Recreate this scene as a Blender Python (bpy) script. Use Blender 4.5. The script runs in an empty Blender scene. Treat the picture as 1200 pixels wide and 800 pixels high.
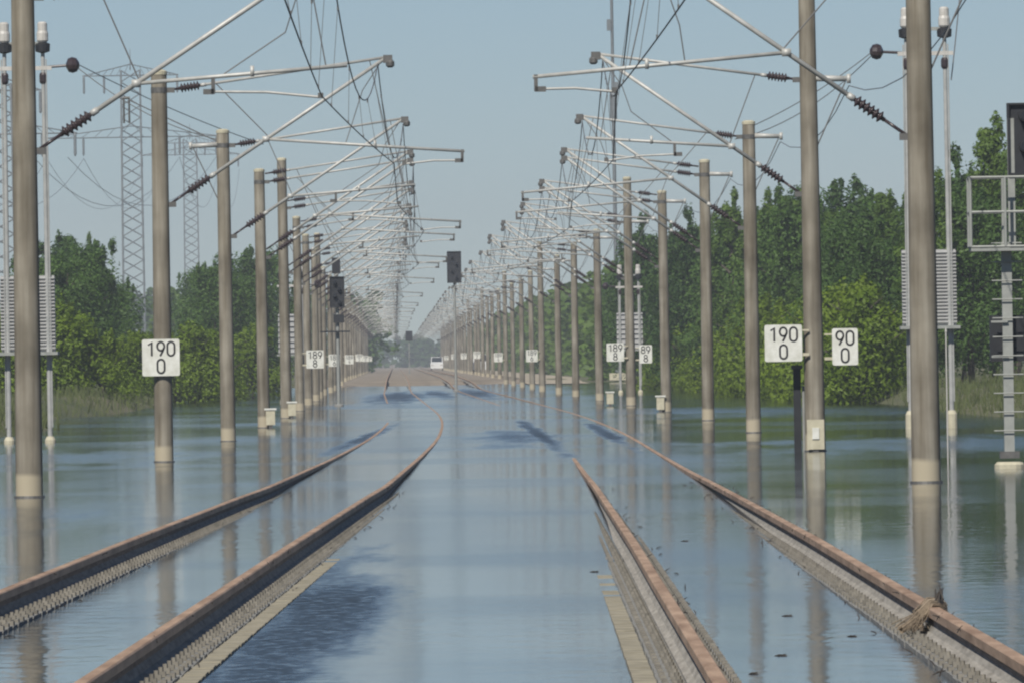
import bpy, math, random
from mathutils import Vector, Matrix, noise

R = math.radians
rng = random.Random(7)
scene = bpy.context.scene
col = scene.collection

# ------------------------------------------------------------------ camera
CAM_H = 1.68
F_PX = 13060.0                       # focal length in pixels of a 1200 px wide frame
cam_data = bpy.data.cameras.new("camera")
cam_data.sensor_width = 36.0
cam_data.lens = F_PX / 1200.0 * 36.0
cam_data.clip_start = 1.0
cam_data.clip_end = 30000.0
cam = bpy.data.objects.new("camera", cam_data)
col.objects.link(cam)
cam.matrix_world = (Matrix.Translation((0, 0, CAM_H)) @
                    Matrix.Rotation(R(90) + math.atan(22.0 / F_PX), 4, 'X') @
                    Matrix.Rotation(R(-0.95), 4, 'Z'))
scene.camera = cam

# ------------------------------------------------------------------ sky and sun
SUN_EL, SUN_AZ = 45.0, -160.0        # azimuth from +Y (view direction), positive to the right
world = bpy.data.worlds.new("World")
scene.world = world
world.use_nodes = True
wn = world.node_tree.nodes
wl = world.node_tree.links
for n in list(wn):
    wn.remove(n)
sky = wn.new('ShaderNodeTexSky')
sky.sky_type = 'NISHITA'
sky.sun_disc = False
sky.sun_elevation = R(SUN_EL)
sky.sun_rotation = R(SUN_AZ)
sky.altitude = 3200
sky.air_density = 1.0
sky.dust_density = 0.2
sky.ozone_density = 5.0
bg = wn.new('ShaderNodeBackground')
bg.inputs['Strength'].default_value = 0.0605
wo = wn.new('ShaderNodeOutputWorld')
wl.new(sky.outputs[0], bg.inputs[0])
wl.new(bg.outputs[0], wo.inputs[0])

sun_data = bpy.data.lights.new("sun", 'SUN')
sun_data.energy = 4.6
sun_data.angle = R(0.5)
sun_data.color = (1.0, 0.95, 0.87)
sun = bpy.data.objects.new("sun", sun_data)
col.objects.link(sun)
sd = Vector((math.sin(R(SUN_AZ)) * math.cos(R(SUN_EL)), math.cos(R(SUN_AZ)) * math.cos(R(SUN_EL)), math.sin(R(SUN_EL))))
sun.rotation_euler = sd.to_track_quat('Z', 'Y').to_euler()
sun.location = (-40, -40, 80)

scene.view_settings.view_transform = 'Standard'
scene.view_settings.look = 'None'
scene.view_settings.exposure = 0.0
scene.view_settings.gamma = 1.0
scene.cycles.volume_bounces = 0
scene.cycles.max_bounces = 8
scene.cycles.filter_width = 2.2

# ------------------------------------------------------------------ layout
def smooth(a, b, x):
    t = min(1.0, max(0.0, (x - a) / (b - a)))
    return t * t * (3 - 2 * t)

def lerp_table(tab, x):
    if x <= tab[0][0]:
        return tab[0][1]
    for (x0, y0), (x1, y1) in zip(tab, tab[1:]):
        if x <= x1:
            return y0 + (y1 - y0) * (x - x0) / (x1 - x0)
    return tab[-1][1]

def cline(d):
    """Lateral position of the line's centre at distance d from the camera."""
    if d < 210:
        return -0.45
    if d < 380:
        return -0.45 - 0.5 * 0.0125 / 170.0 * (d - 210) ** 2
    if d < 600:
        return -1.5125 - 0.0125 * (d - 380)
    return -4.2625 - 0.0105 * (d - 600)

TR_L, TR_R = -1.92, 2.22             # track centres from the line's centre
HALF_GAUGE = 0.7525

def toff(off, d):
    """Track centre from the line's centre; the tracks spread a little towards the camera."""
    return off + (-.42 if off < 0 else -.09) * max(0.0, min(1.2, (140 - d) / 85.0))

ROW = 5.83                           # mast rows from the line's centre
Z_LEFT = [(30, .215), (55, .205), (92, .19), (128, .155), (157, .10), (190, .045), (240, .010), (300, .003), (335, -.006), (440, -.006), (470, .005), (660, .02), (727, .32), (900, .5), (4000, .5)]
Z_RIGHT = [(30, .215), (55, .205), (92, .18), (128, .115), (160, .045), (190, 0.0), (225, -.012), (320, -.014), (400, -.004), (450, .010), (660, .04), (727, .32), (900, .5), (4000, .5)]

# ------------------------------------------------------------------ materials
def mat_new(name):
    m = bpy.data.materials.new(name)
    m.use_nodes = True
    return m, m.node_tree.nodes, m.node_tree.links, m.node_tree.nodes['Principled BSDF']

def mat(name, c1, c2=None, scale=4.0, rough=0.7, metal=0.0, stretch=(1, 1, 1), bump=0.0, detail=5.0, spec=0.5, ramp=(.3, .7), per_object=0.0):
    m, N, L, P = mat_new(name)
    P.inputs['Roughness'].default_value = rough
    P.inputs['Metallic'].default_value = metal
    P.inputs['Specular IOR Level'].default_value = spec
    if c2 is None:
        P.inputs['Base Color'].default_value = (*c1, 1)
        return m
    tc = N.new('ShaderNodeTexCoord')
    mp = N.new('ShaderNodeMapping')
    mp.inputs['Scale'].default_value = stretch
    L.new(tc.outputs['Object'], mp.inputs[0])
    vec = mp.outputs[0]
    if per_object:
        oi = N.new('ShaderNodeObjectInfo')
        ad = N.new('ShaderNodeVectorMath'); ad.operation = 'MULTIPLY_ADD'
        L.new(oi.outputs['Random'], ad.inputs[0])
        ad.inputs[1].default_value = (per_object, per_object * 1.7, per_object * 2.3)
        L.new(vec, ad.inputs[2])
        vec = ad.outputs[0]
    nz = N.new('ShaderNodeTexNoise')
    nz.inputs['Scale'].default_value = scale
    nz.inputs['Detail'].default_value = detail
    nz.inputs['Roughness'].default_value = 0.62
    L.new(vec, nz.inputs[0])
    cr = N.new('ShaderNodeValToRGB')
    cr.color_ramp.elements[0].position = ramp[0]
    cr.color_ramp.elements[1].position = ramp[1]
    cr.color_ramp.elements[0].color = (*c1, 1)
    cr.color_ramp.elements[1].color = (*c2, 1)
    L.new(nz.outputs[0], cr.inputs[0])
    L.new(cr.outputs[0], P.inputs['Base Color'])
    if bump:
        b = N.new('ShaderNodeBump')
        b.inputs['Strength'].default_value = bump
        b.inputs['Distance'].default_value = 0.02
        L.new(nz.outputs[0], b.inputs['Height'])
        L.new(b.outputs[0], P.inputs['Normal'])
    return m

def mat_concrete():
    """Spun concrete: streaks down the pole, a paler tide band above the water, object to object variation."""
    m, N, L, P = mat_new("spun_concrete")
    P.inputs['Roughness'].default_value = 0.85
    P.inputs['Specular IOR Level'].default_value = 0.25
    tc = N.new('ShaderNodeTexCoord')
    oi = N.new('ShaderNodeObjectInfo')
    ad = N.new('ShaderNodeVectorMath'); ad.operation = 'MULTIPLY_ADD'
    L.new(oi.outputs['Random'], ad.inputs[0])
    ad.inputs[1].default_value = (17, 31, 43)
    L.new(tc.outputs['Object'], ad.inputs[2])
    mp = N.new('ShaderNodeMapping'); mp.inputs['Scale'].default_value = (1, 1, .06)
    L.new(ad.outputs[0], mp.inputs[0])
    nz = N.new('ShaderNodeTexNoise'); nz.inputs['Scale'].default_value = 9; nz.inputs['Detail'].default_value = 4
    L.new(mp.outputs[0], nz.inputs[0])
    cr = N.new('ShaderNodeValToRGB')
    e = cr.color_ramp.elements
    e[0].position, e[0].color = .3, (.155, .135, .10, 1)
    e[1].position, e[1].color = .72, (.315, .292, .242, 1)
    L.new(nz.outputs[0], cr.inputs[0])
    n2 = N.new('ShaderNodeTexNoise'); n2.inputs['Scale'].default_value = 1.3; n2.inputs['Detail'].default_value = 6
    L.new(ad.outputs[0], n2.inputs[0])
    mx = N.new('ShaderNodeMix'); mx.data_type = 'RGBA'; mx.blend_type = 'MULTIPLY'
    mx.inputs[0].default_value = 1.0
    L.new(cr.outputs[0], mx.inputs[6])
    r2 = N.new('ShaderNodeValToRGB')
    r2.color_ramp.elements[0].position, r2.color_ramp.elements[0].color = .3, (.62, .60, .57, 1)
    r2.color_ramp.elements[1].position, r2.color_ramp.elements[1].color = .7, (1.18, 1.17, 1.15, 1)
    L.new(n2.outputs[0], r2.inputs[0])
    L.new(r2.outputs[0], mx.inputs[7])
    # tide band: dried silt on the lowest 0.3 m, wet rim right at the water
    sx = N.new('ShaderNodeSeparateXYZ'); L.new(tc.outputs['Object'], sx.inputs[0])
    wob = N.new('ShaderNodeMath'); wob.operation = 'MULTIPLY_ADD'; wob.inputs[1].default_value = .14; L.new(n2.outputs[0], wob.inputs[0]); L.new(sx.outputs[2], wob.inputs[2])
    tr = N.new('ShaderNodeValToRGB')
    t = tr.color_ramp.elements
    t[0].position, t[0].color = .34, (1, 1, 1, 1)
    t[1].position, t[1].color = .40, (0, 0, 0, 1)
    L.new(wob.outputs[0], tr.inputs[0])
    mx2 = N.new('ShaderNodeMix'); mx2.data_type = 'RGBA'
    k = N.new('ShaderNodeMath'); k.operation = 'MULTIPLY'; k.inputs[1].default_value = .8; L.new(tr.outputs[0], k.inputs[0])
    L.new(k.outputs[0], mx2.inputs[0])
    L.new(mx.outputs[2], mx2.inputs[6])
    mx2.inputs[7].default_value = (.48, .42, .30, 1)
    L.new(mx2.outputs[2], P.inputs['Base Color'])
    b = N.new('ShaderNodeBump'); b.inputs['Strength'].default_value = .3; b.inputs['Distance'].default_value = .01
    L.new(n2.outputs[0], b.inputs['Height']); L.new(b.outputs[0], P.inputs['Normal'])
    return m

def mat_leaf(name, c1, c2):
    m, N, L, P = mat_new(name)
    P.inputs['Roughness'].default_value = 0.55
    P.inputs['Specular IOR Level'].default_value = 0.3
    tc = N.new('ShaderNodeTexCoord'); oi = N.new('ShaderNodeObjectInfo')
    nz = N.new('ShaderNodeTexNoise'); nz.inputs['Scale'].default_value = 0.9; nz.inputs['Detail'].default_value = 5
    L.new(tc.outputs['Object'], nz.inputs[0])
    ad = N.new('ShaderNodeMath'); ad.operation = 'MULTIPLY_ADD'; ad.inputs[1].default_value = .3
    L.new(oi.outputs['Random'], ad.inputs[0]); L.new(nz.outputs[0], ad.inputs[2])
    cr = N.new('ShaderNodeValToRGB')
    cr.color_ramp.elements[0].position, cr.color_ramp.elements[0].color = .4, (*c1, 1)
    cr.color_ramp.elements[1].position, cr.color_ramp.elements[1].color = .95, (*c2, 1)
    L.new(ad.outputs[0], cr.inputs[0])
    L.new(cr.outputs[0], P.inputs['Base Color'])
    tr = N.new('ShaderNodeBsdfTranslucent'); L.new(cr.outputs[0], tr.inputs[0])
    ms = N.new('ShaderNodeMixShader'); ms.inputs[0].default_value = .4
    out = N['Material Output']
    L.new(P.outputs[0], ms.inputs[1]); L.new(tr.outputs[0], ms.inputs[2]); L.new(ms.outputs[0], out.inputs[0])
    return m

def mat_water():
    m, N, L, P = mat_new("flood_water")
    P.inputs['Base Color'].default_value = (.028, .034, .033, 1)
    P.inputs['IOR'].default_value = 1.333
    P.inputs['Specular IOR Level'].default_value = 0.5
    geo = N.new('ShaderNodeNewGeometry')
    def ns(scale, stretch, detail=3.0, rough=.55):
        mp = N.new('ShaderNodeMapping'); mp.inputs['Scale'].default_value = stretch
        L.new(geo.outputs['Position'], mp.inputs[0])
        nz = N.new('ShaderNodeTexNoise'); nz.inputs['Scale'].default_value = scale
        nz.inputs['Detail'].default_value = detail; nz.inputs['Roughness'].default_value = rough
        L.new(mp.outputs[0], nz.inputs[0])
        return nz.outputs[0]
    def math_(op, a, b=None, clamp=False, c=None):
        n = N.new('ShaderNodeMath'); n.operation = op; n.use_clamp = clamp
        for i, v in enumerate((a, b, c)):
            if v is None:
                continue
            if isinstance(v, (int, float)):
                n.inputs[i].default_value = v
            else:
                L.new(v, n.inputs[i])
        return n.outputs[0]
    def rng_(v, a, b, c, d):
        n = N.new('ShaderNodeMapRange'); n.interpolation_type = 'SMOOTHSTEP'
        L.new(v, n.inputs[0])
        for i, q in enumerate((a, b, c, d)):
            n.inputs[i + 1].default_value = q
        return n.outputs[0]
    # catspaws: gusts that roughen long patches of the surface
    gust = rng_(ns(1.0, (.11, .016, 1), 3.0), .44, .62, 0, 1)
    band = rng_(ns(1.0, (.05, .05, 1), 4.0), .45, .6, 0, 1)
    # ripples where the current crosses the drowned rails, and one gust beside the left track
    wob = ns(1.0, (1.2, .09, 1), 4.0, .6)
    total = None
    for (x, y, rx, ry, s, sk) in PATCHES:
        sep = N.new('ShaderNodeSeparateXYZ'); L.new(geo.outputs['Position'], sep.inputs[0])
        dy = math_('DIVIDE', math_('SUBTRACT', sep.outputs[1], y), ry)
        dx = math_('DIVIDE', math_('SUBTRACT', math_('SUBTRACT', sep.outputs[0], x), math_('MULTIPLY', dy, sk)), rx)
        rr = math_('SQRT', math_('ADD', math_('MULTIPLY', dx, dx), math_('MULTIPLY', dy, dy)))
        rr = math_('ADD', rr, math_('MULTIPLY', math_('SUBTRACT', wob, .5), 2.1))
        pm = math_('MULTIPLY', rng_(rr, .15, 1.25, 1, 0), s)
        total = pm if total is None else math_('MAXIMUM', total, pm)
    fine = ns(1.0, (9, 2.6, 1), 3.0, .65)
    patch = math_('MULTIPLY', total, rng_(fine, .3, .62, .35, 1.0))
    sp_ = N.new('ShaderNodeSeparateXYZ'); L.new(geo.outputs['Position'], sp_.inputs[0])
    lane = math_('MULTIPLY', rng_(sp_.outputs[0], 2.3, 4.0, 1, 0), rng_(sp_.outputs[0], -8.5, -4.5, .4, 1))   # open to the wind between the mast rows
    rgh = math_('MULTIPLY_ADD', gust, .03, False, math_('MULTIPLY_ADD', lane, .022, False, .046))
    rgh = math_('MULTIPLY_ADD', band, .025, False, rgh)
    rgh = math_('MULTIPLY_ADD', patch, .36, True, rgh)
    L.new(rgh, P.inputs['Roughness'])
    b = N.new('ShaderNodeBump'); b.inputs['Distance'].default_value = .012
    hgt = math_('ADD', math_('MULTIPLY', ns(1.0, (2.2, .55, 1), 3.0), .6), math_('MULTIPLY', ns(1.0, (11, 3.2, 1), 2.0), .06))
    stren = math_('ADD', math_('MULTIPLY_ADD', gust, .13, False, .06), math_('MULTIPLY', total, .6))
    L.new(stren, b.inputs['Strength'])
    L.new(hgt, b.inputs['Height'])
    # short wavelets in drifting fields
    b2 = N.new('ShaderNodeBump'); b2.inputs['Distance'].default_value = .006
    L.new(rng_(ns(1.0, (.5, .05, 1), 4.0), .38, .62, .2, 1.0), b2.inputs['Strength'])
    L.new(ns(1.0, (4.0, 1.5, 1), 2.0, .5), b2.inputs['Height'])
    L.new(b.outputs[0], b2.inputs['Normal'])
    L.new(b2.outputs[0], P.inputs['Normal'])
    return m

# x, y, half width, half length, strength, skew
PATCHES = [(-1.36, 72, .52, 26, .9, -.02), (-3.35, 250, .24, 46, .8, .12), (.55, 255, .24, 58, 1.0, -.38), (.05, 244, .95, 30, .5, -.1), (2.08, 252, .22, 46, .95, -.13), (-5.6, 540, 1.6, 95, .9, -.6), (-1.9, 580, 1.0, 95, .9, -.8), (-3.9, 580, .9, 80, .7, -.8), (9.5, 208, 6.5, 24, .26, 0), (9, 78, 6.5, 14, .2, 0), (10, 340, 9, 34, .2, 0), (-9, 205, 4.5, 22, .2, 0), (-9, 120, 5, 22, .22, 0)]

M = {}
M['concrete'] = mat_concrete()
M['water'] = mat_water()
M['slab'] = mat("slab_concrete", (.20, .18, .13), (.42, .38, .28), 5, .9, bump=.4)
M['plinth'] = mat('wet_plinth', (.17, .17, .16), (.31, .305, .28), 5, .8, bump=.3)
M['railfoot_lit'] = mat('lit_rail_foot', (.22, .205, .18), (.42, .395, .35), 4, .95, spec=.1, stretch=(6, .5, 6))  # paler lower web and foot: light painted in against the shade under the head
M['rail'] = mat("rusty_rail", (.19, .15, .12), (.36, .295, .24), 3.0, .9, spec=.15, stretch=(8, .6, 8), bump=.2)
M['railhead'] = mat("rusted_rail_head", (.28, .175, .105), (.52, .36, .24), 1.0, .6, stretch=(6, .7, 6), ramp=(.35, .65))
M['clip'] = mat("fastening_steel", (.13, .12, .10), (.27, .25, .21), 6, .8)
M['galv'] = mat("galvanised_tube", (.38, .38, .355), (.54, .535, .50), 6, .5, metal=0.15, per_object=9)
M['fitting'] = mat("dark_fitting", (.10, .10, .095), (.17, .165, .155), 9, .6, metal=.4)
M['insul'] = mat("brown_porcelain", (.030, .020, .022), (.055, .04, .042), 8, .28)
M['white_ceramic'] = mat("pale_ceramic", (.46, .44, .40), (.58, .56, .52), 8, .4)
M['wire'] = mat("wire_copper_dark", (.13, .13, .13), (.17, .17, .165), 5, .6, metal=.2)
M['alu'] = mat("alu_wire", (.16, .165, .17), (.2, .2, .205), 5, .5, metal=.2)
M['sign'] = mat("sign_enamel", (.56, .56, .48), (.78, .78, .72), 5, .5)
M['letter'] = mat("sign_black", (.018, .018, .02))
M['black'] = mat("signal_black", (.012, .013, .016), (.022, .024, .028), 5, .55)
M['lens'] = mat("signal_lens", (.02, .02, .024), rough=.15)
M['steel'] = mat("grey_steel", (.27, .28, .26), (.36, .37, .34), 7, .6, metal=.2)
M['polegrey'] = mat("pole_grey", (.30, .31, .30), (.42, .42, .40), 5, .6)
M['louvre'] = mat("louvre_grey", (.34, .34, .33), (.42, .42, .41), 4, .6)
M['base'] = mat("base_concrete", (.42, .39, .28), (.58, .54, .40), 5, .9)
M['pylon'] = mat("pylon_steel", (.15, .17, .18), (.2, .22, .23), 3, .6, metal=.2)
M['bark'] = mat("bark", (.05, .042, .032), (.1, .085, .065), 6, .9)
M['leaf_dark'] = mat_leaf("leaf_dark", (.050, .108, .022), (.115, .205, .040))
M['leaf_mid'] = mat_leaf("leaf_mid", (.075, .145, .022), (.150, .235, .036))
M['leaf_bright'] = mat_leaf("leaf_bright", (.115, .190, .010), (.200, .285, .020))
M['wood'] = mat("drift_wood", (.15, .115, .08), (.34, .27, .19), 9, .9)
M['twig'] = mat("wet_twig", (.025, .02, .016), (.06, .05, .04), 9, .7)
M['reed'] = mat("bank_grass", (.06, .085, .022), (.11, .125, .04), .6, .8)
M['van'] = mat("white_paint", (.78, .78, .76), (.82, .82, .80), 3, .35)
M['glass'] = mat("dark_glass", (.02, .025, .03), rough=.1)
M['tyre'] = mat("tyre_rubber", (.02, .02, .02), rough=.8)

def mat_ground():
    m, N, L, P = mat_new("flooded_land")
    P.inputs['Roughness'].default_value = .95
    tc = N.new('ShaderNodeTexCoord')
    nz = N.new('ShaderNodeTexNoise'); nz.inputs['Scale'].default_value = .09; nz.inputs['Detail'].default_value = 8
    L.new(tc.outputs['Object'], nz.inputs[0])
    cr = N.new('ShaderNodeValToRGB')
    e = cr.color_ramp.elements
    e[0].position, e[0].color = .35, (.07, .085, .03, 1)
    e[1].position, e[1].color = .70, (.15, .135, .075, 1)
    L.new(nz.outputs[0], cr.inputs[0]); L.new(cr.outputs[0], P.inputs['Base Color'])
    return m
M['ground'] = mat_ground()
M['ballast'] = mat("ballast", (.17, .14, .105), (.36, .30, .225), .25, .95, detail=9)

# ------------------------------------------------------------------ mesh helpers
class MB:
    def __init__(self):
        self.v, self.f, self.mi = [], [], []
        self.cur = 0
    def quad(self, a, b, c, d):
        i = len(self.v); self.v += [a, b, c, d]; self.f.append((i, i + 1, i + 2, i + 3)); self.mi.append(self.cur)
    def box(self, c, s, rot=None):
        i = len(self.v)
        for z in (-.5, .5):
            for x, y in ((-.5, -.5), (.5, -.5), (.5, .5), (-.5, .5)):
                p = Vector((x * s[0], y * s[1], z * s[2]))
                if rot:
                    p = rot @ p
                self.v.append(p + Vector(c))
        for q in ((0, 3, 2, 1), (4, 5, 6, 7), (0, 1, 5, 4), (1, 2, 6, 5), (2, 3, 7, 6), (3, 0, 4, 7)):
            self.f.append(tuple(i + k for k in q)); self.mi.append(self.cur)
        return self
    def tube(self, p0, p1, r0, r1=None, seg=8, caps=True):
        r1 = r0 if r1 is None else r1
        p0, p1 = Vector(p0), Vector(p1)
        ax = (p1 - p0)
        if ax.length < 1e-6:
            return self
        q = ax.to_track_quat('Z', 'Y')
        i = len(self.v)
        for p, r in ((p0, r0), (p1, r1)):
            for k in range(seg):
                a = 2 * math.pi * k / seg
                self.v.append(p + q @ Vector((r * math.cos(a), r * math.sin(a), 0)))
        for k in range(seg):
            k2 = (k + 1) % seg
            self.f.append((i + k, i + k2, i + seg + k2, i + seg + k)); self.mi.append(self.cur)
        if caps:
            self.f.append(tuple(i + k for k in reversed(range(seg)))); self.mi.append(self.cur)
            self.f.append(tuple(i + seg + k for k in range(seg))); self.mi.append(self.cur)
        return self
    def path(self, pts, r, seg=5):
        """One swept tube along a polyline."""
        pts = [Vector(p) for p in pts]
        base = len(self.v)
        for j, p in enumerate(pts):
            t = pts[min(j + 1, len(pts) - 1)] - pts[max(j - 1, 0)]
            q = t.to_track_quat('Z', 'Y')
            rr = r[j] if isinstance(r, (list, tuple)) else r
            for k in range(seg):
                a = 2 * math.pi * k / seg
                self.v.append(p + q @ Vector((rr * math.cos(a), rr * math.sin(a), 0)))
        for j in range(len(pts) - 1):
            for k in range(seg):
                k2 = (k + 1) % seg
                a = base + j * seg
                self.f.append((a + k, a + k2, a + seg + k2, a + seg + k)); self.mi.append(self.cur)
        return self
    def lathe(self, p0, axis, prof, seg=10):
        """prof: (distance along axis, radius)."""
        q = Vector(axis).to_track_quat('Z', 'Y'); p0 = Vector(p0)
        base = len(self.v)
        for h, r in prof:
            for k in range(seg):
                a = 2 * math.pi * k / seg
                self.v.append(p0 + q @ Vector((r * math.cos(a), r * math.sin(a), h)))
        for j in range(len(prof) - 1):
            for k in range(seg):
                k2 = (k + 1) % seg
                a = base + j * seg
                self.f.append((a + k, a + k2, a + seg + k2, a + seg + k)); self.mi.append(self.cur)
        self.f.append(tuple(base + k for k in reversed(range(seg)))); self.mi.append(self.cur)
        e = base + (len(prof) - 1) * seg
        self.f.append(tuple(e + k for k in range(seg))); self.mi.append(self.cur)
        return self
    def mesh(self, name, mats, smooth_=False):
        me = bpy.data.meshes.new(name)
        me.from_pydata([tuple(p) for p in self.v], [], self.f)
        for m_ in (mats if isinstance(mats, (list, tuple)) else [mats]):
            me.materials.append(m_)
        if any(self.mi):
            me.polygons.foreach_set('material_index', self.mi)
        if smooth_:
            me.polygons.foreach_set('use_smooth', [True] * len(me.polygons))
        me.update()
        return me
    def build(self, name, mats, parent=None, smooth_=False):
        return link(name, self.mesh(name, mats, smooth_), parent)

def link(name, me, parent=None, loc=None):
    o = bpy.data.objects.new(name, me)
    col.objects.link(o)
    if parent is not None:
        o.parent = parent
    if loc is not None:
        o.location = loc
    return o

def tag(o, label=None, cat=None, group=None, kind=None):
    if label: o['label'] = label
    if cat: o['category'] = cat
    if group: o['group'] = group
    if kind: o['kind'] = kind
    return o

def empty(name, loc, rz=0.0):
    o = bpy.data.objects.new(name, None)
    o.empty_display_size = .3
    col.objects.link(o)
    o.location = loc
    o.rotation_euler = (0, 0, rz)
    return o

ORD = ['nearest', 'second', 'third', 'fourth', 'fifth', 'sixth', 'seventh', 'eighth', 'ninth', 'tenth', 'eleventh', 'twelfth', 'thirteenth', 'fourteenth', 'fifteenth', 'sixteenth']

# ------------------------------------------------------------------ ground and water
def ground_z(d, lat):
    n = noise.noise(Vector((d * .018, lat * .12, 1.3)))
    n2 = noise.noise(Vector((d * .07, lat * .3, 7.7)))
    edge = (11.6 if lat < 0 else 13.2) + 1.6 * n
    a = abs(lat)
    bank = smooth(edge - 1.5, edge + 3.0, a)
    z = -.7 + bank * (1.25 + .35 * n2) + .35 * smooth(18, 40, a)
    # the line climbs out of the flood
    dry = smooth(735, 840, d + 45 * n2 + 30 * n)
    emb = -.7 + dry * 1.0
    if a < 10:
        z = max(z, emb + .05 * n2)
    else:
        z = max(z, -.7 + dry * (1.0 - .2 * smooth(10, 13, a)))
    return z

def build_ground():
    lats = [-3000, -1200, -500, -200, -90, -50, -35, -26, -21] + [-18 + i * .75 for i in range(13)] + [-8, -6.5, -3, 0, 3, 6.5, 8] + [9 + i * .75 for i in range(13)] + [21, 26, 35, 50, 90, 200, 500, 1200, 3000]
    ds = [-400, -100, 0] + [20 + 6 * i for i in range(140)] + [880 + 40 * i for i in range(40)] + [2600, 3200, 4200, 6000, 9000, 14000]
    mb = MB()
    for d in ds:
        for la in lats:
            mb.v.append(Vector((cline(d) + la, d, ground_z(d, la))))
    w = len(lats)
    for j in range(len(ds) - 1):
        for i in range(w - 1):
            a = j * w + i
            mb.f.append((a, a + 1, a + w + 1, a + w))
            lc = abs(lats[i] + lats[i + 1]) / 2
            mb.mi.append(1 if lc < 7.5 else 0)
    o = mb.build('ground', [M['ground'], M['ballast']], None, True)
    tag(o, kind='structure')

build_ground()
wb = MB()
wb.quad((-90, 15, 0), (90, 15, 0), (90, 1000, 0), (-90, 1000, 0))
tag(wb.build('water', M['water']), kind='structure')

# ------------------------------------------------------------------ tracks
RAIL = [(-.075, -.172), (.075, -.172), (.075, -.160), (.038, -.138), (.014, -.098), (.010, -.066), (.036, -.056), (.037, -.008), (.029, 0), (-.029, 0), (-.037, -.008), (-.036, -.056), (-.010, -.066), (-.014, -.098), (-.038, -.138), (-.075, -.160)]

def build_track(off, ztab, label, edge_side):
    root = empty('railway_track', (cline(60) + off, 60, 0))
    tag(root, label, 'track', 'the two flooded tracks')
    inv = Vector((-(cline(60) + off), -60, 0))
    ds = [40 + 3 * i for i in range(60)] + [220 + 8 * i for i in range(50)] + [620 + 30 * i for i in range(55)]
    for s in (-1, 1):
        mb = MB()
        n = len(RAIL)
        for d in ds:
            jit = .004 * noise.noise(Vector((d * .05, off + s, 3)))
            for (x, z) in RAIL:
                mb.v.append(Vector((cline(d) + toff(off, d) + s * HALF_GAUGE + x + jit, d, lerp_table(ztab, d) + (.021 * smooth(140, 200, d) * (1 - smooth(480, 640, d)) if off > 0 and s > 0 else (.009 * smooth(300, 335, d) * (1 - smooth(440, 480, d)) if s > 0 else 0.0)) + z)) + inv)
        for j in range(len(ds) - 1):
            for k in range(n):
                k2 = (k + 1) % n
                a = j * n
                mb.f.append((a + k, a + k2, a + n + k2, a + n + k))
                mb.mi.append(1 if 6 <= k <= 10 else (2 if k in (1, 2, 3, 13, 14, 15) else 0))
        rail = mb.build('rail', [M['rail'], M['railhead'], M['railfoot_lit']], root)
        # fastenings: two spring clips and bolts on every sleeper seat
        fb = MB()
        d = 45.0
        while d < 215:
            zt = lerp_table(ztab, d) - .172
            x = cline(d) + toff(off, d) + s * HALF_GAUGE
            if zt > -.12:
                for q in (-1, 1):
                    fb.box(Vector((x + q * .118, d, zt + .012)) + inv, (.055, .10, .03))
                    fb.tube(Vector((x + q * .12, d, zt + .01)) + inv, Vector((x + q * .12, d, zt + .05)) + inv, .014, seg=6)
                    fb.box(Vector((x + q * .182, d, zt + .004)) + inv, (.03, .20, .028))
            d += .65
        tag(fb.build('rail_fastenings', M['clip'], rail), kind='stuff')
        # sleeper seats of the slab, one block per fastening
        sb = MB()
        d = 45.0
        while d < 215:
            zt = lerp_table(ztab, d) - .172
            x = cline(d) + toff(off, d) + s * HALF_GAUGE
            if zt > -.1:
                sb.box(Vector((x + rng.uniform(-.005, .005), d, zt - .081 + rng.uniform(-.004, .004))) + inv, (.42, .635, .15))
            d += .65
        tag(sb.build('sleeper_blocks', M['plinth'], root), kind='stuff')
    # raised edge strip of the slab towards the middle of the line, cast in short pieces
    eb = MB()
    d = 46.0
    x_in = edge_side * (HALF_GAUGE + .275)
    while d < 108:
        zt = lerp_table(ztab, d) - .186 + .002 * noise.noise(Vector((d * .13, off, 9)))
        if zt > -.05:
            eb.box(Vector((cline(d) + toff(off, d) + x_in + rng.uniform(-.0015, .0015), d, zt - .1 + rng.uniform(-.003, .003))) + inv, (.115, .642, .2))
        d += .65
    tag(eb.build('slab_edge', M['slab'], root), kind='stuff')
    return root

build_track(TR_L, Z_LEFT, 'rusty left-hand track sinking under the flood water', 1)
build_track(TR_R, Z_RIGHT, 'rusty right-hand track with driftwood caught on its outer rail', -1)

# ------------------------------------------------------------------ catenary masts
S, D0, NM = 50.0, 145.0, 36
Z_TOP, Z_LOW, Z_MSG, Z_CON = 6.5, 4.5, 7.0, 5.15
ARM = {-1: ROW + TR_L, 1: ROW - TR_R}   # mast to its track

def insulator(mb, p, axis, length, r=.085, sheds=6):
    prof = [(0, .03), (.04, .03)]
    step = (length - .08) / sheds
    for i in range(sheds):
        h = .04 + i * step
        prof += [(h + step * .12, r * .5), (h + step * .42, r), (h + step * .6, r * .95), (h + step * .85, r * .5)]
    prof += [(length - .04, .03), (length, .03)]
    mb.lathe(p, axis, prof, 10)

mesh_cache = {}
def cached(key, fn):
    if key not in mesh_cache:
        mesh_cache[key] = fn()
    return mesh_cache[key]

def pole_mesh(h, r0):
    mb = MB()
    r1 = r0 * (1 - .024 * h)
    mb.lathe((0, 0, -.7), (0, 0, 1), [(0, r0 * 1.02), (.7, r0), (.7 + h * .5, (r0 + r1) / 2), (.7 + h - .05, r1), (.7 + h, r1 * .94)], 20)
    return mb.mesh('pole', M['concrete'], True)

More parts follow.
